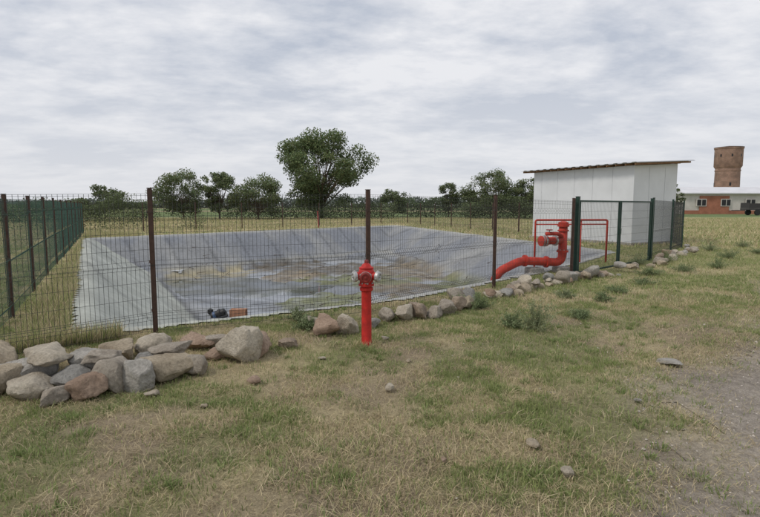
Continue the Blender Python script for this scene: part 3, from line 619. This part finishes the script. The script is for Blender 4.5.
# ---------------------------------------------------------------- trees
def leafmesh(name,P,size,col,R,parent=None):
    n=len(P); d=R.normal(0,1,(n,3)); d/=np.linalg.norm(d,axis=1,keepdims=True); s=np.cross(d,R.normal(0,1,(n,3))); s/=np.linalg.norm(s,axis=1,keepdims=True)
    l=(size*R.uniform(.6,1.3,n))[:,None]
    V=np.stack([P-d*l*.5,P+s*l*.3,P+d*l*.5,P-s*l*.3],1).reshape(-1,3)
    return mesh_np(name,V,(np.arange(n)*4)[:,None]+np.array([0,1,2,3]),M_leaf,np.repeat(col,4,0),parent)
def tree(x,y,h,w,bot,nleaf,size,seed,name='broadleaf_tree',K=34,tone=(.115,.15,.075),trunk=True,skew=0,cs=1.0,lumpy=1.0):
    R=np.random.default_rng(seed); e=empty(name,(x,y,0)); cz=(h+bot)/2; hh=(h-bot)/2
    ph=R.random(K)*6.283; ct=R.uniform(-1,1,K); rad=R.uniform(.3,.95,K)**.6
    st=np.sqrt(1-ct**2)*.9+.1; lump=1+lumpy*(.2*np.sin(ph*3+seed)+.12*np.sin(ph*5+ct*4))
    Cx=np.stack([np.cos(ph)*st*rad*w/2*lump*(1-.12*ct),np.sin(ph)*st*rad*w/2*lump,cz+ct*rad*hh*.92],1); Cx[:,0]+=skew*ct
    cr=R.uniform(.07,.16,K)*w*cs
    ci=R.choice(K,nleaf,p=cr**2/np.sum(cr**2)); q=R.normal(0,1,(nleaf,3)); q/=np.linalg.norm(q,axis=1,keepdims=True); rr=R.uniform(.2,1.2,nleaf)**.75
    sq=np.array([1.1,1.1,.75]); P=Cx[ci]+q*(cr[ci]*rr)[:,None]*sq
    kp=P[:,2]>bot*.6; P=P[kp]; q=q[kp]; m=len(P)
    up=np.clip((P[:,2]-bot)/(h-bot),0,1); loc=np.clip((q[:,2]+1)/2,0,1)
    col=np.array(tone)*(.5+.5*up+.45*loc)[:,None]*R.uniform(.65,1.35,(m,1)); col[:,0]*=R.uniform(.9,1.25,m)  # shade painted into leaf colour: darker low in crown and under clumps
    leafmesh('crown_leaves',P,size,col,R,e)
    tr=.02*h; th=bot+.3*(h-bot)
    V,F=tubes([(0,0,-.2),(0,0,bot)],[(0,0,bot),(skew*.1,0,th)],[tr,tr*.85],[tr*.85,tr*.6],8)
    A0=[];A1=[];r0=[];r1=[]
    for k in range(K):
        s0=np.array([0,0,R.uniform(bot*.9,th)]); m_=(s0+Cx[k])/2+R.normal(0,.15,3)
        A0+=[s0,m_];A1+=[m_,Cx[k]];r0+=[tr*.35,tr*.2];r1+=[tr*.2,tr*.06]
    V2,F2=tubes(A0,A1,r0,r1,5)
    mesh_np('trunk_and_limbs',np.concatenate([V,V2]),np.concatenate([F,F2+len(V)]),M_bark,None,e)
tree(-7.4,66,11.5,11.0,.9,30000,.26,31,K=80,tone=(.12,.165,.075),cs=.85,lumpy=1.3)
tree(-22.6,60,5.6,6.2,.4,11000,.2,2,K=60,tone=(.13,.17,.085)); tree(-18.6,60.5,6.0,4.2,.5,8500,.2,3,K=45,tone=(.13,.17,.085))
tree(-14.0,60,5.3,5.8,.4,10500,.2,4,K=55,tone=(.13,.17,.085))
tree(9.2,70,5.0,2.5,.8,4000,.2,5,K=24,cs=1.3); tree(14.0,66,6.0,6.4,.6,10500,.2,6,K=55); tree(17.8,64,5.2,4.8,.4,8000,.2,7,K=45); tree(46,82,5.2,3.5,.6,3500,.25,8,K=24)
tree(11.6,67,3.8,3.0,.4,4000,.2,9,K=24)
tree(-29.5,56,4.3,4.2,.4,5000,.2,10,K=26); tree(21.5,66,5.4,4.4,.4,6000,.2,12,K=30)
tree(2.0,75,3.9,4.5,.4,5000,.22,13,K=26)
def hedge(name,pts,n,size,seed,tone,thick=1.2,gap=.0):  # foliage tones passed in are lightened to imitate haze
    R=np.random.default_rng(seed); pts=np.array(pts,float)
    t=R.random(n)*(len(pts)-1); i=t.astype(int); f=(t-i)[:,None]; p=pts[i]*(1-f)+pts[i+1]*f
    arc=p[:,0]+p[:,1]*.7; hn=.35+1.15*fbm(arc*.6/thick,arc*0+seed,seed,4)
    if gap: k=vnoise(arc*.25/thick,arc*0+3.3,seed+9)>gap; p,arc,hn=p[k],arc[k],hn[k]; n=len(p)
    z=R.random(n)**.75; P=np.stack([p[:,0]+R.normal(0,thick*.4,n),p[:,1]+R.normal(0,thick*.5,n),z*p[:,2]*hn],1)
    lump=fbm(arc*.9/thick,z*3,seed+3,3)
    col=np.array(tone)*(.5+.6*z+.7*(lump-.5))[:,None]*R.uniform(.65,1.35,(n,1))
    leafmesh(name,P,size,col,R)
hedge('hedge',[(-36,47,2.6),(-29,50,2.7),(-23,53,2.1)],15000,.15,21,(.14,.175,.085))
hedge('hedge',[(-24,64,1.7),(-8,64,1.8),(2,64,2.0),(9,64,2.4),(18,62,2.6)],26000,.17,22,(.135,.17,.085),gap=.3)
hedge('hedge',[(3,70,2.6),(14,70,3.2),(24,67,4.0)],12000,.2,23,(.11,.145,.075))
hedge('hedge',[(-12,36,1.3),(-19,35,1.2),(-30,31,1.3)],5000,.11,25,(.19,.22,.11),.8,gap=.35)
hedge('distant_tree_line',[(-420,300,5),(-200,330,5),(0,340,6),(200,320,7),(480,300,6)],36000,1.6,24,(.20,.23,.20),6)
# ---------------------------------------------------------------- sky & light
world=bpy.data.worlds.new('World'); scene.world=world; world.use_nodes=True
nt=world.node_tree; N=nt.nodes; L=nt.links; bg=N['Background']; bg.inputs['Strength'].default_value=.1
sky=N.new('ShaderNodeTexSky'); sky.sky_type='NISHITA'; sky.sun_disc=False; sky.sun_elevation=math.radians(50); sky.sun_rotation=math.radians(-120); sky.dust_density=3
tc=N.new('ShaderNodeTexCoord'); sp=N.new('ShaderNodeSeparateXYZ'); L.new(tc.outputs['Generated'],sp.inputs[0])
mz=N.new('ShaderNodeMath'); mz.operation='MAXIMUM'; mz.inputs[1].default_value=0; L.new(sp.outputs['Z'],mz.inputs[0])
ad=N.new('ShaderNodeMath'); ad.operation='ADD'; ad.inputs[1].default_value=.16; L.new(mz.outputs[0],ad.inputs[0])
dx=N.new('ShaderNodeMath'); dx.operation='DIVIDE'; L.new(sp.outputs['X'],dx.inputs[0]); L.new(ad.outputs[0],dx.inputs[1])
dy=N.new('ShaderNodeMath'); dy.operation='DIVIDE'; L.new(sp.outputs['Y'],dy.inputs[0]); L.new(ad.outputs[0],dy.inputs[1])
cb=N.new('ShaderNodeCombineXYZ'); L.new(dx.outputs[0],cb.inputs[0]); L.new(dy.outputs[0],cb.inputs[1])
mp=N.new('ShaderNodeMapping'); mp.inputs['Scale'].default_value=(1.0,1.3,1); mp.inputs['Rotation'].default_value=(0,0,math.radians(-22)); L.new(cb.outputs[0],mp.inputs[0])
n1=N.new('ShaderNodeTexNoise'); n1.inputs['Scale'].default_value=1.1; n1.inputs['Detail'].default_value=10; n1.inputs['Roughness'].default_value=.55; n1.inputs['Distortion'].default_value=.3; L.new(mp.outputs[0],n1.inputs['Vector'])
n3=N.new('ShaderNodeTexNoise'); n3.inputs['Scale'].default_value=5; n3.inputs['Detail'].default_value=8; n3.inputs['Roughness'].default_value=.6; L.new(mp.outputs[0],n3.inputs['Vector'])
mm=N.new('ShaderNodeMath'); mm.operation='MULTIPLY_ADD'; mm.inputs[1].default_value=.4; L.new(n3.outputs['Fac'],mm.inputs[0]); L.new(n1.outputs['Fac'],mm.inputs[2])
cr=N.new('ShaderNodeValToRGB'); el=cr.color_ramp.elements; el[0].position=.57; el[0].color=(.52,.565,.655,1); el[1].position=.83; el[1].color=(.87,.875,.905,1)
L.new(mm.outputs[0],cr.inputs['Fac'])
mr=N.new('ShaderNodeMapRange'); mr.inputs[1].default_value=0; mr.inputs[2].default_value=.28; mr.inputs[3].default_value=.85; mr.inputs[4].default_value=0; L.new(mz.outputs[0],mr.inputs[0])
mh=N.new('ShaderNodeMix'); mh.data_type='RGBA'; L.new(mr.outputs[0],mh.inputs['Factor']); L.new(cr.outputs[0],mh.inputs[6]); mh.inputs[7].default_value=(.78,.79,.825,1)
sc=N.new('ShaderNodeVectorMath'); sc.operation='SCALE'; sc.inputs['Scale'].default_value=10; L.new(mh.outputs[2],sc.inputs[0])
mx=N.new('ShaderNodeMix'); mx.data_type='RGBA'; mx.inputs['Factor'].default_value=.94; L.new(sky.outputs[0],mx.inputs[6]); L.new(sc.outputs[0],mx.inputs[7]); L.new(mx.outputs[2],bg.inputs['Color'])
sl_=bpy.data.lights.new('sun','SUN'); sl_.energy=1.5; sl_.angle=math.radians(14); sl_.color=(1,.93,.84)
so=bpy.data.objects.new('sun',sl_); COL.objects.link(so)
az=math.radians(-120); elv=math.radians(50)
dirv=Vector((math.sin(az)*math.cos(elv),math.cos(az)*math.cos(elv),math.sin(elv))); so.rotation_euler=dirv.to_track_quat('Z','Y').to_euler()

cam=bpy.data.cameras.new('camera'); cam.lens=24.63; cam.sensor_width=36; cam.clip_start=.05; cam.clip_end=9000
co=bpy.data.objects.new('camera',cam); COL.objects.link(co); co.location=(0,0,1.6); co.rotation_euler=(math.radians(90-5.82),0,0); scene.camera=co
